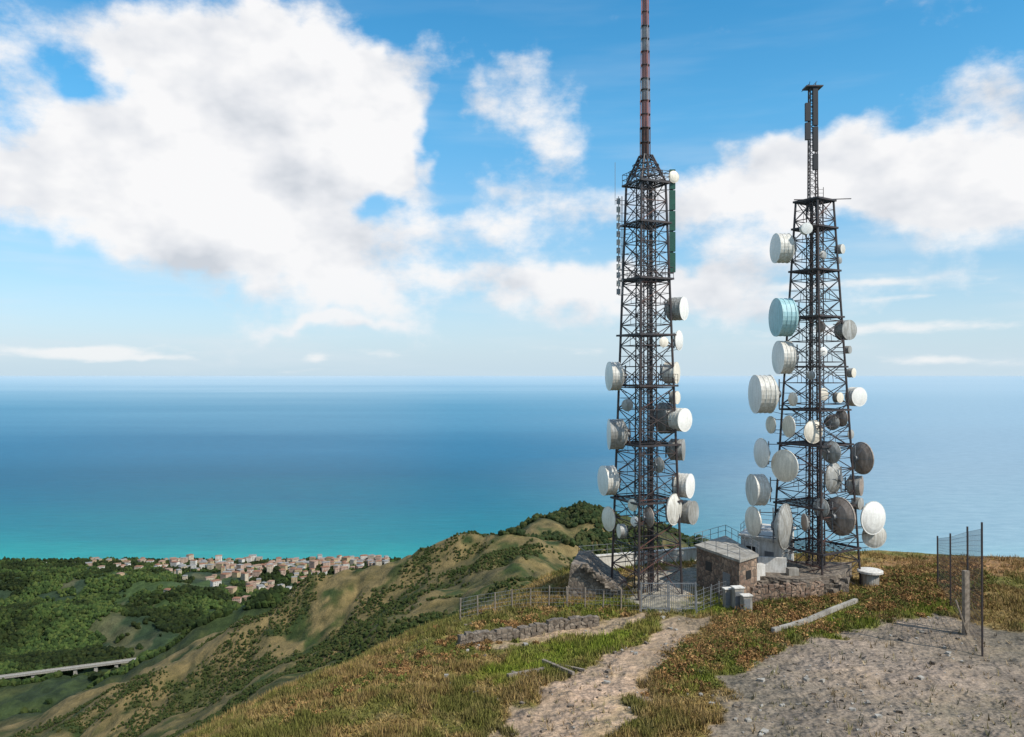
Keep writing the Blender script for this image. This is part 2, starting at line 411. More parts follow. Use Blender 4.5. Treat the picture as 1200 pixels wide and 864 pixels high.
mb.bar((xa-.3,TY,zat(190,TY)),(xa-.3,TY,zat(240,TY)),.025,steel2); mb.bar((xa-.3,TY,zat(235,TY)),(xa+.8,TY,zat(235,TY)),.03,steel)
mb.obj('dipole_array',t1)
mb=MB(); xa=(788-600)/F*TY
z0,z1=zat(320,TY),zat(198,TY)
for i in range(5):
    a=z0+(z1-z0)*i/5; mb.box((xa,TY,a+(z1-z0)/10),(.50,.35,(z1-z0)/5-.12),greenp); mb.bar((xa,TY,a),(xa-1,TY,a),.04,steel); mb.bar((xa+.0,TY,a-.06),(xa,TY,a+.1),.12,steel)
mb.obj('panel_antenna',t1)
ax=(TX,TY,wid,-9)
D1=[(794,362,27,'drum',-25,white,greyd,.6,0),(796,399,23,'dish',-25,white,lshroud,0,0),(787,437,25,'drum',-20,cream,lshroud,.5,0),(778,401,12,'dish',-60,cream,greyd,0,-1.5),
(719,441,33,'drum',198,white,lshroud,.32,0),(721,509,35,'drum',190,white,greyd,.42,0),(712,563,34,'drum',204,white,lshroud,.34,0),
(797,492,27,'drum',-40,white,lshroud,.5,-.6),(781,490,36,'drum',20,darkd,greyd,.35,1.2),(794,527,25,'drum',-12,greyd,greyd,.55,0),(802,569,28,'drum',-25,white,lshroud,.5,0),
(790,597,36,'dish',-30,lshroud,greyd,0,-1.4),(805,600,27,'drum',-30,greyd,greyd,.6,.4),(713,608,28,'dish',215,cream,darkd,0,0),(760,606,24,'dish',30,darkd,darkd,0,-2.2),
(741,592,14,'dish',230,cream,greyd,0,-2),(744,611,12,'dish',240,white,greyd,0,-2),(790,207,14,'dish',-60,cream,greyd,0,-.3),(791,466,15,'drum',-30,cream,greyd,.4,0),
(735,475,14,'dish',250,greyd,darkd,0,-1.6),(772,545,18,'dish',40,darkd,greyd,0,-1.8),(728,622,16,'drum',200,cream,greyd,.4,-1.5)]
for u,v,h,k,an,fc,sh,wf,yo in D1: dish(t1,ax,u,v,h,k,an,fc,sh,wf,yo)
# ---------------------------------------------------------------- right tower
TY2=74.0; TX2=(955-600)/F*TY2
t2=empty('communication_tower.001'); g0=H1(TX2,TY2); zt2=zat(235,TY2)
mb,wid2,cor2=lattice(TX2,TY2,g0-.2,zt2,5.5,2.3,math.radians(33),18,.105,.042)
mb.obj('lattice_frame',t2)
mb=MB(); lattice(TX2,TY2,g0,zt2,1.2,1.0,math.radians(10),26,.05,.024,mb=mb,dense=False)
ladder(mb,TX2+.2,TY2-1.0,g0,zt2+1)
for i in range(8):
    a=random.uniform(-.6,.6); c=random.uniform(-.5,.4)
    mb.bar((TX2+a*1.4,TY2+c,g0),(TX2+a*.7,TY2+c*.8,zt2),.04,cable if i%3 else rust,5)
mb.obj('inner_column',t2)
mb=MB()
for v in (236,268,318,372,430,480,520,590,640):
    z=zat(v,TY2); platform(mb,TX2,TY2,z,wid2(z)+.3,math.radians(33),rail=False)
z=zat(234,TY2)
mb.bar((TX2,TY2,z),((998-600)/F*TY2,TY2,z+.1),.05,steel); mb.bar((TX2,TY2,z+.0),((931-600)/F*TY2,TY2,z),.06,steel)
mb.obj('platforms',t2)
mb=MB(); zm=zat(103,TY2); xm=(953-600)/F*TY2
for k in range(4):
    q=k*math.pi/2+.7; mb.bar((xm+math.cos(q)*.50,TY2+math.sin(q)*.50,zt2-1),(xm+math.cos(q)*.40,TY2+math.sin(q)*.40,zm),.07,steel)
z=zt2
while z<zm:
    for k in range(4):
        q=k*math.pi/2+.7; q2=q+math.pi/2
        mb.bar((xm+math.cos(q)*.46,TY2+math.sin(q)*.46,z),(xm+math.cos(q2)*.45,TY2+math.sin(q2)*.45,z+.6),.03,steel)
        mb.bar((xm+math.cos(q)*.46,TY2+math.sin(q)*.46,z),(xm+math.cos(q2)*.46,TY2+math.sin(q2)*.46,z),.03,steel)
    z+=.6
for (va,vb,dx) in((165,145,-.58),(143,122,-.58),(178,150,.1),(148,104,.1),(200,182,.1)):
    z0,z1=zat(va,TY2),zat(vb,TY2); mb.box((xm+dx,TY2-.35,(z0+z1)/2),(.45,.3,z1-z0),cable)
mb.box((xm,TY2,zm+.05),(1.5,1.2,.12),steel)
mb.bar((xm-.7,TY2,zm),(xm-1.0,TY2,zm-.3),.04,steel); mb.bar((xm+.7,TY2,zm),(xm+1.0,TY2,zm+.3),.04,steel)
mb.bar((xm+.3,TY2,zm),(xm+.3,TY2,zm+.6),.03,steel)
mb.obj('mast',t2)
ax=(TX2,TY2,wid2,-20)
D2=[(916,291,34,'drum',203,white,lshroud,.42,0),(917,372,44,'drum',203,blue,blue,.35,0),(918,419,38,'drum',203,white,lshroud,.32,0),(893,462,44,'drum',203,white,lshroud,.38,-.5),
(903,498,20,'dish',215,cream,greyd,0,0),(924,500,25,'dish',215,cream,lshroud,0,-2),(953,506,27,'dish',-48,cream,greyd,0,-2.4),(892,531,34,'dish',212,white,lshroud,0,-.3),
(919,546,37,'dish',233,cream,lshroud,0,-2.4),(887,574,36,'drum',206,lshroud,lshroud,.35,-.3),(882,611,34,'dish',214,cream,lshroud,0,-.5),(920,617,52,'dish',-16,greyd,greyd,0,-2.8),
(991,387,23,'drum',-45,greyd,greyd,.5,0),(1003,465,22,'drum',-50,white,lshroud,.5,0),(1010,537,37,'dish',38,cream,darkd,0,0),(986,490,20,'dish',40,darkd,darkd,0,-1),
(1003,569,23,'drum',-15,darkd,greyd,.5,0),(1023,607,38,'dish',-46,white,lshroud,0,-.4),(1024,628,28,'dish',-70,lshroud,greyd,0,.6),(984,605,44,'dish',45,cream,darkd,0,-2.2),
(976,560,36,'dish',150,darkd,greyd,0,-2.0),(945,268,13,'drum',-70,white,lshroud,.5,-1.6),(985,292,11,'drum',-30,lshroud,greyd,.6,0),(965,299,10,'dish',-50,greyd,greyd,0,-1.5),
(985,305,8,'dish',-30,greyd,greyd,0,0),(965,412,10,'dish',-60,white,greyd,0,-2),(998,437,11,'drum',-30,cream,greyd,.5,0),(929,468,16,'dish',220,lshroud,greyd,0,-2),(965,462,14,'dish',-50,cream,greyd,0,-2),
(997,509,11,'dish',-40,greyd,greyd,0,0),(962,383,12,'dish',-120,darkd,greyd,0,-2),(974,530,26,'dish',50,darkd,greyd,0,-2.2),(982,466,12,'drum',-40,cream,greyd,.5,-1.5),(994,410,9,'drum',-30,greyd,greyd,.5,0),
(975,495,18,'dish',60,darkd,greyd,0,-1),(962,595,22,'dish',50,darkd,greyd,0,-3),(942,612,20,'dish',200,darkd,greyd,0,-3),(950,440,10,'dish',-90,greyd,greyd,0,-2.2),(1005,590,14,'drum',-30,greyd,greyd,.5,-.5)]
for u,v,h,k,an,fc,sh,wf,yo in D2: dish(t2,ax,u,v,h,k,an,fc,sh,wf,yo)
# ---------------------------------------------------------------- stone / concrete materials
def stonemat(name,c1,c2,scale,mort=(.10,.085,.07)):
    m,nt,b=newmat(name); pos=N(nt,'ShaderNodeNewGeometry').outputs['Position']
    v=N(nt,'ShaderNodeTexVoronoi'); v.inputs['Scale'].default_value=scale; nt.links.new(pos,v.inputs['Vector'])
    e=N(nt,'ShaderNodeTexVoronoi',feature='DISTANCE_TO_EDGE'); e.inputs['Scale'].default_value=scale; nt.links.new(pos,e.inputs['Vector'])
    sp=N(nt,'ShaderNodeSeparateColor'); nt.links.new(v.outputs['Color'],sp.inputs[0])
    c=ramp(nt,sp.outputs[0],[(0,c1),(1,c2)])
    c=mixc(nt,ramp(nt,e.outputs['Distance'],[(.02,(0,0,0)),(.1,(1,1,1))]),mort,c)
    n=noise(nt,pos,2.2,6,.65); c=mixc(nt,1.0,c,ramp(nt,n,[(.3,(.55,.53,.50)),(.7,(1.25,1.25,1.25))]),'MULTIPLY')
    nt.links.new(c,b.inputs['Base Color']); b.inputs['Roughness'].default_value=.9
    bn=N(nt,'ShaderNodeBump'); bn.inputs['Distance'].default_value=.08; nt.links.new(e.outputs['Distance'],bn.inputs['Height']); nt.links.new(bn.outputs[0],b.inputs['Normal'])
    return m
stone=stonemat('rubble_stone',(.11,.085,.065),(.25,.205,.16),2.6)
rstone=stonemat('reddish_stone',(.17,.11,.08),(.32,.225,.16),2.2)
conc=simple('weathered_concrete',(.42,.40,.36),.9,scale=.9,col2=(.26,.24,.21),bump=.3,streak=.5)
wconc=simple('white_plaster',(.78,.76,.72),.85,scale=.7,col2=(.56,.53,.48),bump=.2,streak=.4)
wood=simple('weathered_wood',(.30,.25,.20),.9,scale=4,col2=(.16,.13,.10))
dark=simple('dark_opening',(.02,.02,.02),.6)
def gz(x,y): return H1(x,y)
mb=MB()
def Pu(u,y): return (u-600)/F*y
yb=70.0
poly=[(Pu(663,yb),yb,-.5),(Pu(729,yb),yb-.6,-.5),(Pu(729,yb),yb-.6,zat(696,yb)),(Pu(716,yb),yb-.5,zat(686,yb)),(Pu(700,yb),yb-.3,zat(676,yb)),(Pu(684,yb),yb,zat(662,yb)),(Pu(669,yb),yb,zat(661,yb))]
mb.prism(poly,(1.2,5.5,0),stone)
for i in range(14):
    t=i/13; x=Pu(684,yb)+t*(Pu(729,yb)-Pu(684,yb)); z=zat(662,yb)+t*(zat(696,yb)-zat(662,yb))
    mb.box((x,yb-.2-.4*t,z+.02),(.5,.7,.3),stone,jit=.1)
mb.obj('stone_retaining_wall')
def blockwall(name,pts,rows,mat):
    mb=MB()
    for (a,b_) in zip(pts[:-1],pts[1:]):
        n=int(math.hypot(b_[0]-a[0],b_[1]-a[1])/.45)
        for i in range(n):
            t=(i+.5)/n; x=a[0]+(b_[0]-a[0])*t; y=a[1]+(b_[1]-a[1])*t; an=math.atan2(b_[1]-a[1],b_[0]-a[0])
            for r_ in range(rows):
                mb.box((x+random.uniform(-.03,.03),y,gz(x,y)+.08+r_*.29-.12*(i%5==0)),(.47,.5,.30),mat,rot=an,jit=.06)
    mb.obj(name)
blockwall('low_stone_wall',[G(538,754),G(600,745),G(660,735),G(700,730)],3,stone)
blockwall('low_stone_wall.001',[(Pu(880,67.2),67.2),(Pu(925,67.4),67.4),(Pu(962,68.6),68.6)],5,rstone)
def railing(mb,pts,h,mat,step=1.5,r=.03,rails=(1,.5)):
    for a,b_ in zip(pts[:-1],pts[1:]):
        a=Vector(a);b_=Vector(b_);n=max(1,int((b_-a).length/step))
        for i in range(n+1):
            p=a.lerp(b_,i/n); mb.bar(p,p+Vector((0,0,h)),r,mat)
        for q in rails: mb.bar(a+Vector((0,0,h*q)),b_+Vector((0,0,h*q)),r*.8,mat)
par=empty('terrace_parapet'); mb=MB()
A_=P(678,654,78.5);B_=P(822,640,83)
def wallseg(mb,a,b_,z0,h,th,mat,cap=None):
    an=math.atan2(b_[1]-a[1],b_[0]-a[0]); L=math.hypot(b_[0]-a[0],b_[1]-a[1]); c=((a[0]+b_[0])/2,(a[1]+b_[1])/2)
    mb.box((c[0],c[1],z0+h/2),(L,th,h),mat,rot=an)
    if cap: mb.box((c[0],c[1],z0+h+.055),(L+.1,th+.2,.1),cap,rot=an)
wallseg(mb,A_,B_,-1.2,2.4,.3,wconc,wconc)
C_=(A_[0]+1.3,72.8)
wallseg(mb,C_,(A_[0],A_[1]-.25),-1.2,2.4,.3,conc,wconc)
mb.obj('wall',par)
mb=MB(); railing(mb,[(C_[0],C_[1],1.3),(A_[0],A_[1],1.3),(B_[0],B_[1],1.3)],1.0,steel2); mb.obj('railing',par)
yg=64.5
gt=empty('metal_gate'); mb=MB(); x0,x1=Pu(751,yg),Pu(815,yg); zg=gz((x0+x1)/2,yg)
for x in(x0,x1,(x0+x1)/2-.06,(x0+x1)/2+.06): mb.bar((x,yg,zg-.2),(x,yg,zg+2.3),.06,steel2)
for h in(.2,1.2,2.2): mb.bar((x0,yg,zg+h),(x1,yg,zg+h),.04,steel2)
n=26
for i in range(n): 
    x=x0+(x1-x0)*(i+.5)/n; mb.bar((x,yg,zg+.2),(x,yg,zg+2.2),.022,steel2)
mb.obj('frame',gt)
def wire_fence(name,pts,h,step,pm,r=.045,mesh=True,wr=.012):
    e=empty(name); mb=MB(); mw=MB()
    for a,b_ in zip(pts[:-1],pts[1:]):
        L=math.hypot(b_[0]-a[0],b_[1]-a[1]); n=max(1,round(L/step)); prev=None
        for i in range(n+1):
            t=i/n;x=a[0]+(b_[0]-a[0])*t;y=a[1]+(b_[1]-a[1])*t;z=gz(x,y); hh=h*random.uniform(.9,1.08)
            mb.bar((x,y,z-.3),(x+random.uniform(-.08,.08),y,z+hh),r,pm,6)
            if prev:
                for q in np.linspace(.1,.97,6 if mesh else 3):
                    mw.bar((prev[0],prev[1],prev[2]+h*q),(x,y,z+h*q),wr,steel2)
                if mesh:
                    k=max(1,int(L/n/.28))
                    for j in range(k):
                        s=j/k; xx=prev[0]+(x-prev[0])*s; yy=prev[1]+(y-prev[1])*s; zz=prev[2]+(z-prev[2])*s
                        mw.bar((xx,yy,zz+h*.1),(xx,yy,zz+h*.97),wr*.7,steel2)
            prev=(x,y,z)
    mb.obj('posts',e); mw.obj('wires',e)
wire_fence('wire_fence',[(x0-.1,yg),(Pu(665,66),66.5),(Pu(600,67),67),(Pu(540,66),65.2)],1.7,1.5,wood,r=.06)
wire_fence('wire_fence.001',[(x1+.1,yg),(Pu(832,66),66),(Pu(862,69),69)],1.8,1.3,steel2)
bd=empty('stone_service_building'); mb=MB()
def quadbox(mb,foot,z0,z1,mat): mb.prism([(p[0],p[1],z0) for p in foot],(0,0,z1-z0),mat)
foot=[(Pu(816,73),73),(Pu(866,67.2),67.2),(Pu(890,68.5),69.3),(Pu(850,77),77)]
quadbox(mb,foot,-.6,3.4,rstone); mb.obj('walls',bd)
mb=MB(); cx=sum(p[0] for p in foot)/4;cy=sum(p[1] for p in foot)/4
f2=[(cx+(x-cx)*1.07,cy+(y-cy)*1.05) for x,y in foot]
quadbox(mb,f2,3.4,3.6,conc)
mb.obj('roof_slab',bd)
mb=MB()
def onwall(a,b_,t,z,w,h,mat,out=.04):
    a=Vector((*a,0));b_=Vector((*b_,0));d=(b_-a).normalized(); n=Vector((d.y,-d.x,0)); c=a.lerp(b_,t)+n*out/2
    mb.box((c.x,c.y,z),(w,out,h),mat,rot=math.atan2(d.y,d.x))
onwall(foot[0],foot[1],.3,2.1,.9,.8,dark); onwall(foot[0],foot[1],.72,1.05,1.0,2.1,steel2); onwall(foot[1],foot[2],.5,2.1,.8,.7,dark)
mb.obj('door_and_windows',bd)
mb=MB(); railing(mb,[(*f2[1],3.6),(*f2[0],3.6),(*f2[3],3.6),(*f2[2],3.6)],1.0,steel2,1.4); mb.obj('roof_railing',bd)
wb=empty('white_plaster_building'); mb=MB()
ft=[(Pu(866,76),75.5),(Pu(916,72.6),72.6),(Pu(930,79),79),(Pu(882,81),81)]
quadbox(mb,ft,-.5,3.9,wconc); mb.obj('walls',wb)
mb=MB(); cx=sum(p[0] for p in ft)/4;cy=sum(p[1] for p in ft)/4
quadbox(mb,[(cx+(x-cx)*1.08,cy+(y-cy)*1.06) for x,y in ft],3.9,4.1,wconc); mb.obj('roof_slab',wb)
mb=MB(); onwall(ft[0],ft[1],.25,2.6,.9,1.0,dark); onwall(ft[0],ft[1],.7,1.9,.9,2.0,steel2); mb.obj('door_and_window',wb)
mb=MB(); railing(mb,[(*ft[0],4.1),(*ft[3],4.1),(*ft[2],4.1),(*ft[1],4.1)],.9,steel2,1.5); mb.obj('roof_railing',wb)
mb=MB(); fp=[(Pu(886,70),70),(Pu(940,69),68.8),(Pu(985,71),70.6),(Pu(1003,74),75),(Pu(900,76),76)]
quadbox(mb,fp,-.6,1.55,stone)
for i in range(90):
    k=random.choice([0,1]); t=random.random(); a,b_=fp[k],fp[k+1]
    x=a[0]+(b_[0]-a[0])*t; y=a[1]+(b_[1]-a[1])*t-random.uniform(0,.8); s=random.uniform(.25,.7)
    mb.box((x,y,gz(x,y)+random.uniform(0,1.3)),(s*1.2,s,s*.8),stone,rot=random.uniform(0,3),jit=s*.16)
mb.box((Pu(906,71),71.4,2.2),(2.4,.3,1.3),wconc,rot=-.2); mb.box((Pu(889,70),70.2,1.5),(1.0,.6,2.1),wconc,rot=.3); mb.box((Pu(930,70),70.4,1.85),(.9,.6,.6),conc,rot=.1)
mb.obj('stone_tower_foundation')
mb=MB(); x,y=Pu(1019,73),73; z=gz(x,y)
mb.revolve((x,y,z),(0,.0001,1),[(.001,-.2,conc),(.75,-.2,conc),(.75,1.15,conc),(1.1,1.16,wconc),(1.1,1.34,wconc),(1.0,1.40,wconc),(.001,1.46,wconc)],24)
mb.obj('concrete_water_cistern')
def cabinet(u,y,w,h):
    x=Pu(u,y); z=gz(x,y); mb=MB(); mb.box((x,y,z+h/2-.1),(w,w*.8,h+.2),conc,rot=.2); mb.box((x,y,z+h+.04),(w+.12,w*.8+.12,.08),wconc,rot=.2)
    mb.box((x-.02,y-w*.42,z+h*.5),(w*.7,.04,h*.7),steel2,rot=.2); mb.obj('electrical_cabinet')
cabinet(864,65.8,.8,1.7); cabinet(874,65,.75,1.3); cabinet(852,66.3,.6,1.5)
mb=MB(); a=G(905,742);b_=G(1003,708)
for i in range(5):
    t0,t1_=i/5,(i+.985)/5; p=(a[0]+(b_[0]-a[0])*t0,a[1]+(b_[1]-a[1])*t0); q=(a[0]+(b_[0]-a[0])*t1_,a[1]+(b_[1]-a[1])*t1_)
    mb.bar((p[0],p[1],gz(*p)+.2),(q[0],q[1],gz(*q)+.2),.22,conc,4)
mb.obj('concrete_kerb_beam')
def plank(u0,v0,u1,v1,w,lift=.15):
    mb=MB(); a=G(u0,v0);b_=G(u1,v1); p=Vector((*a,gz(*a)+lift));q=Vector((*b_,gz(*b_)+lift)); mb.bar(p,q,w,wood,4,w*.8); mb.obj('wooden_plank')
plank(595,795,640,785,.18); plank(636,778,672,796,.16,.3); plank(655,782,685,790,.12); plank(600,788,622,797,.1)
mb=MB()
for i in range(420):
    u=random.uniform(520,1150); v=random.uniform(722,860); x,y=G(u,v)
    zz=gz(x,y); s=random.choice([.05,.06,.08,.1,.12,.16,.22])*random.uniform(.7,1.3); mb.box((x,y,zz+s*.15),(s*1.4,s,s*.8),conc if random.random()<.5 else stone,rot=random.uniform(0,3),jit=s*.2)
mb.obj('scattered_stones')
fe=empty('tall_wire_fence'); mb=MB(); mw=MB()
pp=[(Pu(1150,55),55,zat(612,55)),(Pu(1133,59.5),59.5,zat(617,59.5)),(Pu(1113,66),66,zat(625,66)),(Pu(1098,72),72,zat(628,72))]
for x,y,zt in pp: mb.bar((x,y,gz(x,y)-.3),(x,y,zt),.075,steel,6)
for a,b_ in zip(pp[:-1],pp[1:]):
    za,zb=gz(a[0],a[1]),gz(b_[0],b_[1])
    for q in np.linspace(.05,.95,22):
        mw.bar((a[0],a[1],za+(a[2]-za)*q),(b_[0],b_[1],zb+(b_[2]-zb)*q),.010,steel)
    for j in range(22):
        s=j/22; x=a[0]+(b_[0]-a[0])*s;y=a[1]+(b_[1]-a[1])*s; mw.bar((x,y,za+(zb-za)*s+.2),(x,y,a[2]*.95+(b_[2]-a[2])*s*.95),.008,steel)
mb.obj('posts',fe); mw.obj('mesh',fe)
x,y=Pu(1131,59),59
mb=MB(); mb.box((x,y,gz(x,y)+2.2),(.42,.3,4.9),wood,rot=.2); mb.bar((x,y-.2,gz(x,y)+.1),(x-.9,y-.3,gz(x,y)+2.6),.07,wood); mb.obj('wooden_post')
# ---------------------------------------------------------------- viaduct
mb=MB(); a=Vector(P(-20,795,1000)); b_=Vector(P(198,767,1060))
d=(b_-a); nn=Vector((-d.y,d.x,0)).normalized()*4
mb.prism([a-nn-Vector((0,0,2.0)),b_-nn-Vector((0,0,2.0)),b_-nn,a-nn],nn*2,conc)
for i in range(9):
    p=a+d*((i+.4)/9); zz=gz(p.x,p.y); h=max(2,p.z-2.1-zz+3); mb.box((p.x,p.y,p.z-2.1-h/2),(4,5,h),conc,rot=math.atan2(d.y,d.x))
for s in(-1,1): mb.bar(a+nn*s*.98+Vector((0,0,.4)),b_+nn*s*.98+Vector((0,0,.4)),.35,conc)
mb.obj('road_viaduct')
VA,VB=a.copy(),b_.copy()
# ---------------------------------------------------------------- town
wm=[simple('town_wall_cream',(.54,.46,.35),.9,scale=.15),simple('town_wall_pink',(.50,.36,.28),.9,scale=.15),simple('town_wall_white',(.66,.63,.57),.9,scale=.15),simple('town_wall_ochre',(.48,.37,.22),.9,scale=.15)]
rm=[simple('terracotta_roof',(.26,.125,.075),.9,scale=.2),simple('terracotta_roof_pale',(.32,.20,.14),.9,scale=.2),simple('grey_roof',(.28,.27,.26),.9,scale=.2)]
mb=MB(); cnt=0; placed=[]
tries=0
while cnt<330 and tries<18000:
    tries+=1
    y=random.uniform(1300,1870); u=random.gauss(360,56) if random.random()<.75 else random.uniform(80,455)
    if u>455: continue
    x=Pu(u,y)
    if y>shore(np.array([x]))[0]-22: continue
    dens=1.0 if y>1740 else (.65 if (y>1600 and u>260) else (.45 if 285<u<430 else .03))
    if u<190: dens*=.2
    dens*=float(sstep(.36,.6,fbm(np.array([x/100.]),np.array([y/100.]),201,3))[0])
    if random.random()>dens: continue
    if any(abs(px-x)<13 and abs(py-y)<18 for px,py in placed): continue
    placed.append((x,y)); z=gz(x,y)
    w_,l_=random.uniform(8,13),random.uniform(7,17); h=random.choice([6,8,9,11,13,15]); ro=random.gauss(.1,.5)
    if u<200: h=min(h,7)
    wmt=random.choice(wm); mb.box((x,y,z+h/2-2),(l_,w_,h+4),wmt,rot=ro)
    i=len(mb.v); cs,sn=math.cos(ro),math.sin(ro); zt=z+h
    flat=random.random()<.35; rh=.4 if flat else random.uniform(1.2,2.2)
    for dx,dy,dz in((-.54,-.54,0),(.54,-.54,0),(.54,.54,0),(-.54,.54,0),(-.22,0,1),(.22,0,1)):
        X_=dx*l_;Y_=dy*w_; mb.v.append(Vector((x+X_*cs-Y_*sn,y+X_*sn+Y_*cs,zt+.05+dz*rh)))
    rmt=mb.mi(rm[2] if flat else random.choice(rm[:2]))
    for f in((0,1,5,4),(1,2,5),(2,3,4,5),(3,0,4),(3,2,1,0)): mb.f.append(tuple(i+k for k in f)); mb.m.append(rmt)
    for fl in range(int(h//3)):
        for k in range(int(l_//3)):
            X_=-l_/2+1.8+k*3; Y_=-w_/2-.06
            mb.box((x+X_*cs-Y_*sn,y+X_*sn+Y_*cs,z+1.8+fl*3),(1.1,.1,1.5),dark,rot=ro)
    cnt+=1
mb.obj('town_houses',recalc=False)
# ---------------------------------------------------------------- forest masses
def ico(sub):
    import bmesh
    bm=bmesh.new(); bmesh.ops.create_icosphere(bm,subdivisions=sub,radius=1); v=np.array([q.co[:] for q in bm.verts]); f=np.array([[q.index for q in p.verts] for p in bm.faces]); bm.free(); return v,f
mfol,_,_,_=attrmat('foliage_mat')
def forest(name,x,y,rad,cols,sub=1):
    V0,F0=ico(sub); n=len(x); z=H(x,y)
    jit=rng.uniform(.62,1.25,(n,len(V0),1)); sc=np.stack([rad,rad,rad*rng.uniform(.8,1.35,n)],-1)[:,None,:]
    V=V0[None]*jit*sc+np.stack([x,y,z+rad*.65],-1)[:,None,:]
    Fc=F0[None]+(np.arange(n)*len(V0))[:,None,None]
    C=np.repeat(cols[:,None,:],len(V0),1)*rng.uniform(.7,1.3,(n,len(V0),1))
    return mesh_np(name,V.reshape(-1,3),Fc.reshape(-1,3),mfol,C.reshape(-1,3))
n=46000; y=1/rng.uniform(1/1875.,1/880.,n); u=rng.uniform(-20,480,n); x=(u-600)/F*y
k=((fbm(x/70,y/70,71,4)<.57)|(y>1700))&(y<shore(x)-8)
tt=np.clip(((x-VA.x)*(VB.x-VA.x)+(y-VA.y)*(VB.y-VA.y))/((VB-VA).length**2),0,1)
k&=~((np.hypot(x-VA.x-tt*(VB.x-VA.x),y-VA.y-tt*(VB.y-VA.y))<9))
x,y,u=x[k],y[k],u[k]
keep=np.ones(len(x),bool)
for px,py in placed: keep&=~((np.abs(x-px)<7)&(np.abs(y-py)<9)&(y<py+10))
x,y=x[keep],y[keep]
tone=(.45+.75*sstep(.38,.66,fbm(x/60,y/60,75,3)))[:,None]
r=rng.uniform(2.0,4.6,len(x)); base=np.array([(.028,.048,.012),(.038,.060,.014),(.019,.034,.009),(.050,.068,.017)])[rng.integers(0,4,len(x))]*tone
forest('distant_forest',x,y,r,base)
n=6500; y=rng.uniform(640,950,n); u=rng.uniform(585,820,n); x=(u-600)/F*y
k=(fbm(x/40,y/40,81,3)>.40)&((y>760)|(fbm(x/25,y/25,82,3)>.55)); x,y=x[k],y[k]
r=rng.uniform(1.3,3.4,len(x)); base=np.array([(.020,.033,.011),(.030,.044,.013),(.042,.048,.016)])[rng.integers(0,3,len(x))]
forest('hilltop_woods',x,y,r,base)
n=60000; y=rng.uniform(300,690,n); u=rng.uniform(0,700,n); x=(u-600)/F*y
rz=ridge(x,y,R4,.5); zz=H(x,y); dens=fbm(x/35,y/35,91,5)+.12*(fbm(x/5,y/5,92,2)-.5)
k=(dens>.48+.11*(zz>rz-6)+rng.uniform(-.07,.07,n)); x,y=x[k],y[k]
r=rng.uniform(.3,1.2,len(x)); base=np.array([(.024,.037,.009),(.034,.047,.012),(.046,.050,.015)])[rng.integers(0,3,len(x))]
forest('hillside_scrub',x,y,r,base)
# ---------------------------------------------------------------- near grass
mgr,_,_,_=attrmat('grass_mat')
n=190000; v=rng.uniform(648,880,n); u=rng.uniform(200,1300,n)
y=CZ*F/(v-HV)+rng.uniform(-.4,.4,n); x=(u-600)/F*y
sd=polysd(x,y,PLAT); k=(sd>-9); x,y=x[k],y[k]
z=H(x,y); C,gr,hard=gcolor(x,y,z)
dn=fbm(x/1.7,y/1.7,101,3)
k=(hard<.3)&((dn>.42)|(gr>.4)|(rng.random(len(x))<.25)); k|=(hard>=.3)&(rng.random(len(x))<.012)
for q in (foot,fp,ft): k&=polysd(x,y,q)<0
x,y,z,C,gr,dn=x[k],y[k],z[k],C[k],gr[k],dn[k]
h=rng.uniform(.10,.34,len(x))*(1+.8*(dn>.55)); 
n=len(x)
ang=rng.uniform(0,6.28,(n,3)); wd=rng.uniform(.025,.06,(n,3)); le=rng.uniform(-.22,.22,(n,3,2))
ox=rng.uniform(-.12,.12,(n,3));oy=rng.uniform(-.12,.12,(n,3))
bx=x[:,None]+ox;by=y[:,None]+oy;bz=z[:,None]-.03
v0=np.stack([bx-np.cos(ang)*wd,by-np.sin(ang)*wd,bz+0*bx],-1);v1=np.stack([bx+np.cos(ang)*wd,by+np.sin(ang)*wd,bz+0*bx],-1)
v2=np.stack([bx+le[...,0],by+le[...,1],bz+h[:,None]*rng.uniform(.6,1.2,(n,3))],-1)
V=np.stack([v0,v1,v2],2).reshape(-1,3)
gn=sstep(.46,.60,fbm(x/3,y/3,41,4))[:,None]
pal=np.array([(.34,.24,.105),(.24,.165,.062),(.17,.155,.035),(.29,.20,.078),(.13,.088,.038)])[rng.integers(0,5,n)]
pal=pal*(1-.65*gn)+np.array((.095,.12,.022))*.65*gn
pal=pal*(1-gr[:,None])+np.array((.16,.20,.026))*gr[:,None]*rng.uniform(.6,1.4,(n,1))
col=(C*.55+pal*.55)*rng.uniform(.65,1.35,(n,1))
col=np.repeat(col,9,0)
mesh_np('grass',V,np.arange(len(V)).reshape(-1,3),mgr,col)
# shrubs
sx=[];sy=[];sr=[];scx=[]
def addsh(u0,u1,vf,n,r0,r1,dv=14):
    for i in range(n):
        u=random.uniform(u0,u1); vv=vf(u)+random.gauss(0,dv); X_,Y_=G(u,max(655,vv)); sx.append(X_);sy.append(Y_);sr.append(random.uniform(r0,r1)*(1 if random.random()<.8 else 1.5)); scx.append(random.random())
addsh(770,1139,lambda u:788-(u-770)*.31,600,.22,.65,13)
addsh(840,960,lambda u:738-(u-840)*.25,130,.3,.7,9)
addsh(1030,1160,lambda u:690,150,.35,.9,10)
addsh(330,660,lambda u:815-(u-380)*.40,190,.15,.45,15)
addsh(640,770,lambda u:716,40,.2,.5,6)
addsh(880,1010,lambda u:699,110,.25,.6,5)
addsh(640,800,lambda u:850-(u-640)*.3,60,.15,.35,12)
sx=np.array(sx);sy=np.array(sy);sr=np.array(sr);scx=np.array(scx)
k=np.ones(len(sx),bool)
for q in (Z_path,Z_comp): k&=polysd(sx,sy,q)<-.2
k&=polysd(sx,sy,Z_gravel)<.2
for q in (foot,ft): k&=polysd(sx,sy,q)<-.3
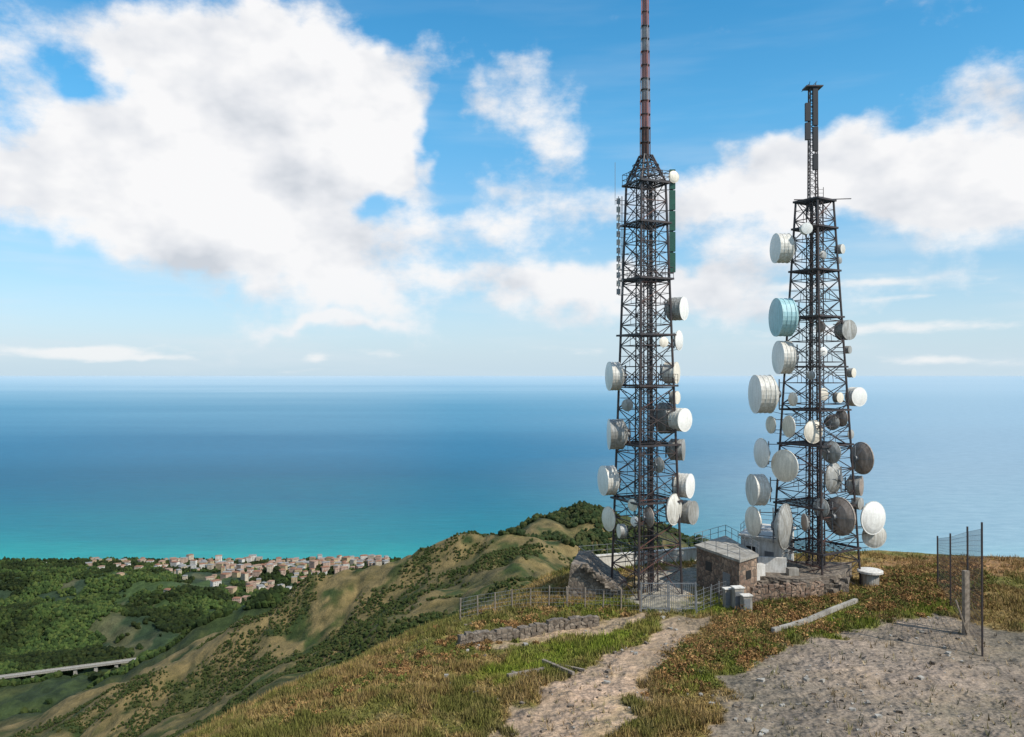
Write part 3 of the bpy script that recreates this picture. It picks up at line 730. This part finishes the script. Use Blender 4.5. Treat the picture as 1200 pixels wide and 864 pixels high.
ka=np.array(G(905,742));kb=np.array(G(1003,708)); kd=kb-ka
tk=np.clip(((sx-ka[0])*kd[0]+(sy-ka[1])*kd[1])/(kd@kd),0,1)
k&=~((np.hypot(sx-ka[0]-tk*kd[0],sy-ka[1]-tk*kd[1]-(-.4))<.85))
sx,sy,sr,scx=sx[k],sy[k],sr[k],scx[k]
sz=H(sx,sy); m_=160; n=len(sx)
dv_=rng.normal(size=(n,m_,3)); dv_/=np.linalg.norm(dv_,axis=2,keepdims=True); rad=rng.uniform(.25,1,(n,m_,1))**.6
lump=1+.35*np.sin(dv_[...,:1]*5+sx[:,None,None]*3)*np.cos(dv_[...,1:2]*4+sy[:,None,None])
cen=dv_*rad*lump*np.stack([sr*1.2,sr*1.2,sr*.8],-1)[:,None,:]; cen[...,2]=np.abs(cen[...,2])
cen+=np.stack([sx,sy,sz],-1)[:,None,:]
e1=rng.normal(size=(n,m_,3));e2=rng.normal(size=(n,m_,3)); s_=rng.uniform(.045,.10,(n,m_,1))
V=np.stack([cen-e1*s_*.6,cen+e1*s_*.6,cen+e2*s_],2).reshape(-1,3)
pal=np.array([(.25,.135,.055),(.16,.095,.038),(.10,.105,.026),(.30,.185,.075),(.11,.12,.028)])[(scx*5).astype(int)]
col=pal[:,None,:]*rng.uniform(.6,1.5,(n,m_,1)); col=np.repeat(col.reshape(-1,3),3,0)
mesh_np('dry_shrubs',V,np.arange(len(V)).reshape(-1,3),mgr,col)
# ---------------------------------------------------------------- sky
SUN_EL=math.radians(45); SUN_AZ=math.radians(124)
sdir=Vector((math.sin(SUN_AZ)*math.cos(SUN_EL),math.cos(SUN_AZ)*math.cos(SUN_EL),math.sin(SUN_EL)))
w=bpy.data.worlds.new('sky'); scene.world=w; w.use_nodes=True; nt=w.node_tree; bg=nt.nodes['Background']
try:
    w.cycles.sampling_method='MANUAL'; w.cycles.sample_map_resolution=256
except Exception as ex_: print(ex_)
sky=N(nt,'ShaderNodeTexSky',sky_type='NISHITA'); sky.sun_disc=False; sky.sun_elevation=SUN_EL; sky.sun_rotation=SUN_AZ
sky.altitude=400; sky.air_density=1.0; sky.dust_density=.3; sky.ozone_density=2.0
tc=N(nt,'ShaderNodeTexCoord').outputs['Generated']
sp=N(nt,'ShaderNodeSeparateXYZ'); nt.links.new(tc,sp.inputs[0])
azn=mathn(nt,'ARCTAN2',sp.outputs[0],sp.outputs[1]); eln=mathn(nt,'ARCSINE',sp.outputs[2])
def cloudvec(daz,delv):
    cb=N(nt,'ShaderNodeCombineXYZ'); nt.links.new(mathn(nt,'ADD',azn,daz),cb.inputs[0]); nt.links.new(mathn(nt,'ADD',eln,delv),cb.inputs[1])
    return mapping(nt,cb.outputs[0],(1,1.5,1)),cb.outputs[0]
mv,pv=cloudvec(0,0); mv1,_=cloudvec(.02,.035)
n0=noise(nt,mv,7.0,8,.62); nl0=noise(nt,mv,6.5,4,.5); nl1=noise(nt,mv1,6.5,4,.5)
nstr=noise(nt,mapping(nt,pv,(3,22,1)),1.0,4,.55)
wn=noise(nt,pv,9,3,.6,'Color')
ws=N(nt,'ShaderNodeVectorMath',operation='SUBTRACT'); nt.links.new(wn,ws.inputs[0]); ws.inputs[1].default_value=(.5,.5,.5)
wm_=N(nt,'ShaderNodeVectorMath',operation='SCALE'); nt.links.new(ws.outputs[0],wm_.inputs[0]); wm_.inputs['Scale'].default_value=.12
wa=N(nt,'ShaderNodeVectorMath',operation='ADD'); nt.links.new(pv,wa.inputs[0]); nt.links.new(wm_.outputs[0],wa.inputs[1])
flatv=N(nt,'ShaderNodeVectorMath',operation='MULTIPLY'); nt.links.new(wa.outputs[0],flatv.inputs[0]); flatv.inputs[1].default_value=(1,1,0)
wl_=N(nt,'ShaderNodeVectorMath',operation='SCALE'); nt.links.new(ws.outputs[0],wl_.inputs[0]); wl_.inputs['Scale'].default_value=.018
wb_=N(nt,'ShaderNodeVectorMath',operation='ADD'); nt.links.new(pv,wb_.inputs[0]); nt.links.new(wl_.outputs[0],wb_.inputs[1])
lowv=N(nt,'ShaderNodeVectorMath',operation='MULTIPLY'); nt.links.new(wb_.outputs[0],lowv.inputs[0]); lowv.inputs[1].default_value=(1,1,0)
BL=[(330,130,185,100,1.0),(180,190,165,80,.9),(430,150,72,78,.75),(280,280,145,62,.65),(400,325,105,44,.55),(60,210,115,60,.5),(530,265,130,34,.40),(630,240,80,30,.34),
(600,115,75,42,.36),(665,150,52,58,.42),(570,338,150,24,.38),(700,340,125,38,.68),(840,335,75,46,.65),(760,240,90,30,.38),(870,222,95,44,.62),(1010,215,115,52,.78),(1090,190,90,50,.7),(1160,225,85,60,.65),
(400,374,90,8,.5),(230,70,180,60,.6),(1230,150,60,60,.4),(1000,350,150,12,.3),
(440,240,32,26,-.95),(178,128,28,16,-.5),(100,85,46,30,-.9),(470,60,26,40,-.3),(524,150,22,72,-.8),(820,118,120,34,-.5),(100,335,90,38,-.7),(760,300,60,14,-.2)]
LOW=[(95,411,80,7,.9),(170,420,60,4,.5),(370,421,16,6,.7),(1030,385,150,8,.6),(1100,425,70,6,.6),(990,334,120,6,.65),(1060,350,70,4,.4),(440,414,34,7,.45),(350,436,40,4,.35),(700,410,160,7,.3)]
def blobs(BLs,vec):
    acc=None
    for u_,v_,ru,rv,am in BLs:
        a0=math.atan((u_-600)/F); e0=math.atan((HV-v_)/F*math.cos(a0))
        s=N(nt,'ShaderNodeVectorMath',operation='SUBTRACT'); nt.links.new(vec,s.inputs[0]); s.inputs[1].default_value=(a0,e0,0)
        ml=N(nt,'ShaderNodeVectorMath',operation='MULTIPLY'); nt.links.new(s.outputs[0],ml.inputs[0]); ml.inputs[1].default_value=(F/ru,F/rv,0)
        dt=N(nt,'ShaderNodeVectorMath',operation='DOT_PRODUCT'); nt.links.new(ml.outputs[0],dt.inputs[0]); nt.links.new(ml.outputs[0],dt.inputs[1])
        e=mathn(nt,'MULTIPLY',mathn(nt,'EXPONENT',mathn(nt,'MULTIPLY',dt.outputs['Value'],-1.0)),am)
        acc=e if acc is None else mathn(nt,'ADD',acc,e)
    return acc
acc=blobs(BL,flatv.outputs[0]); low=blobs(LOW,lowv.outputs[0])
side=mathn(nt,'MULTIPLY',mathn(nt,'GREATER_THAN',mathn(nt,'ABSOLUTE',azn),.75),.42)
acc=mathn(nt,'ADD',mathn(nt,'MINIMUM',acc,1.0),side)
dens=mathn(nt,'ADD',acc,mathn(nt,'MULTIPLY',mathn(nt,'SUBTRACT',n0,.5),2.0))
ms=N(nt,'ShaderNodeMapRange',interpolation_type='SMOOTHSTEP'); nt.links.new(dens,ms.inputs[0]); ms.inputs[1].default_value=.16; ms.inputs[2].default_value=.78
shade=mathn(nt,'ADD',mathn(nt,'MULTIPLY',mathn(nt,'SUBTRACT',nl0,nl1),2.6),mathn(nt,'MULTIPLY',mathn(nt,'SUBTRACT',n0,.5),.8))
shade=mathn(nt,'ADD',shade,.74)
cc=ramp(nt,shade,[(.15,(.62,.66,.72)),(.5,(.80,.82,.86)),(.85,(.95,.95,.96))])
c10=N(nt,'ShaderNodeVectorMath',operation='SCALE'); nt.links.new(cc,c10.inputs[0]); c10.inputs['Scale'].default_value=10.0
tint=ramp(nt,mathn(nt,'MULTIPLY',eln,2.0),[(0,(.5,.52,.62)),(.22,(.32,.50,.58)),(.6,(.19,.62,.72)),(1,(.12,.58,.72))])
skc=mixc(nt,1.0,sky.outputs[0],tint,'MULTIPLY')
sc2=N(nt,'ShaderNodeVectorMath',operation='SCALE'); nt.links.new(skc,sc2.inputs[0]); sc2.inputs['Scale'].default_value=2.6
haze=mathn(nt,'EXPONENT',mathn(nt,'MULTIPLY',mathn(nt,'MAXIMUM',eln,0.0),-8.0))
hzc=(5.7,7.2,8.2)
skh=mixc(nt,mathn(nt,'MULTIPLY',haze,.97),sc2.outputs[0],hzc)
veil=N(nt,'ShaderNodeMapRange',interpolation_type='SMOOTHSTEP'); nt.links.new(nstr,veil.inputs[0]); veil.inputs[1].default_value=.45; veil.inputs[2].default_value=.75
vf=mathn(nt,'MULTIPLY',veil.outputs[0],mathn(nt,'EXPONENT',mathn(nt,'MULTIPLY',mathn(nt,'ABSOLUTE',eln),-6.0)))
skh=mixc(nt,mathn(nt,'MULTIPLY',vf,.8,clamp=True),skh,(7.8,8.5,9.0))
fin=mixc(nt,ms.outputs[0],skh,c10.outputs[0])
fin=mixc(nt,mathn(nt,'MULTIPLY',mathn(nt,'POWER',haze,3.0),.7),fin,hzc)
lm=N(nt,'ShaderNodeMapRange',interpolation_type='SMOOTHSTEP'); nt.links.new(mathn(nt,'ADD',low,mathn(nt,'MULTIPLY',mathn(nt,'SUBTRACT',noise(nt,mapping(nt,pv,(1,3,1)),22,4,.6),.5),.9)),lm.inputs[0]); lm.inputs[1].default_value=.18; lm.inputs[2].default_value=.75
fin=mixc(nt,mathn(nt,'MULTIPLY',lm.outputs[0],.9),fin,(9.0,9.2,9.3))
nt.links.new(fin,bg.inputs[0]); bg.inputs[1].default_value=.1
# ---------------------------------------------------------------- sun
sl=bpy.data.lights.new('sun','SUN'); sl.energy=4.9; sl.angle=math.radians(.5); sl.color=(1,.94,.84)
so=bpy.data.objects.new('sun',sl); scene.collection.objects.link(so); so.rotation_euler=sdir.to_track_quat('Z','Y').to_euler(); so.location=sdir*200
# ---------------------------------------------------------------- camera
cam=bpy.data.cameras.new('camera'); cam.sensor_width=36; cam.lens=36*F/1200; cam.clip_end=400000; cam.clip_start=.1
co=bpy.data.objects.new('camera',cam); scene.collection.objects.link(co); co.location=(0,0,CZ)
co.rotation_euler=(math.radians(90)+math.atan((HV-432)/F),0,0)
scene.camera=co
scene.view_settings.view_transform='Standard'; scene.view_settings.look='None'; scene.view_settings.exposure=0
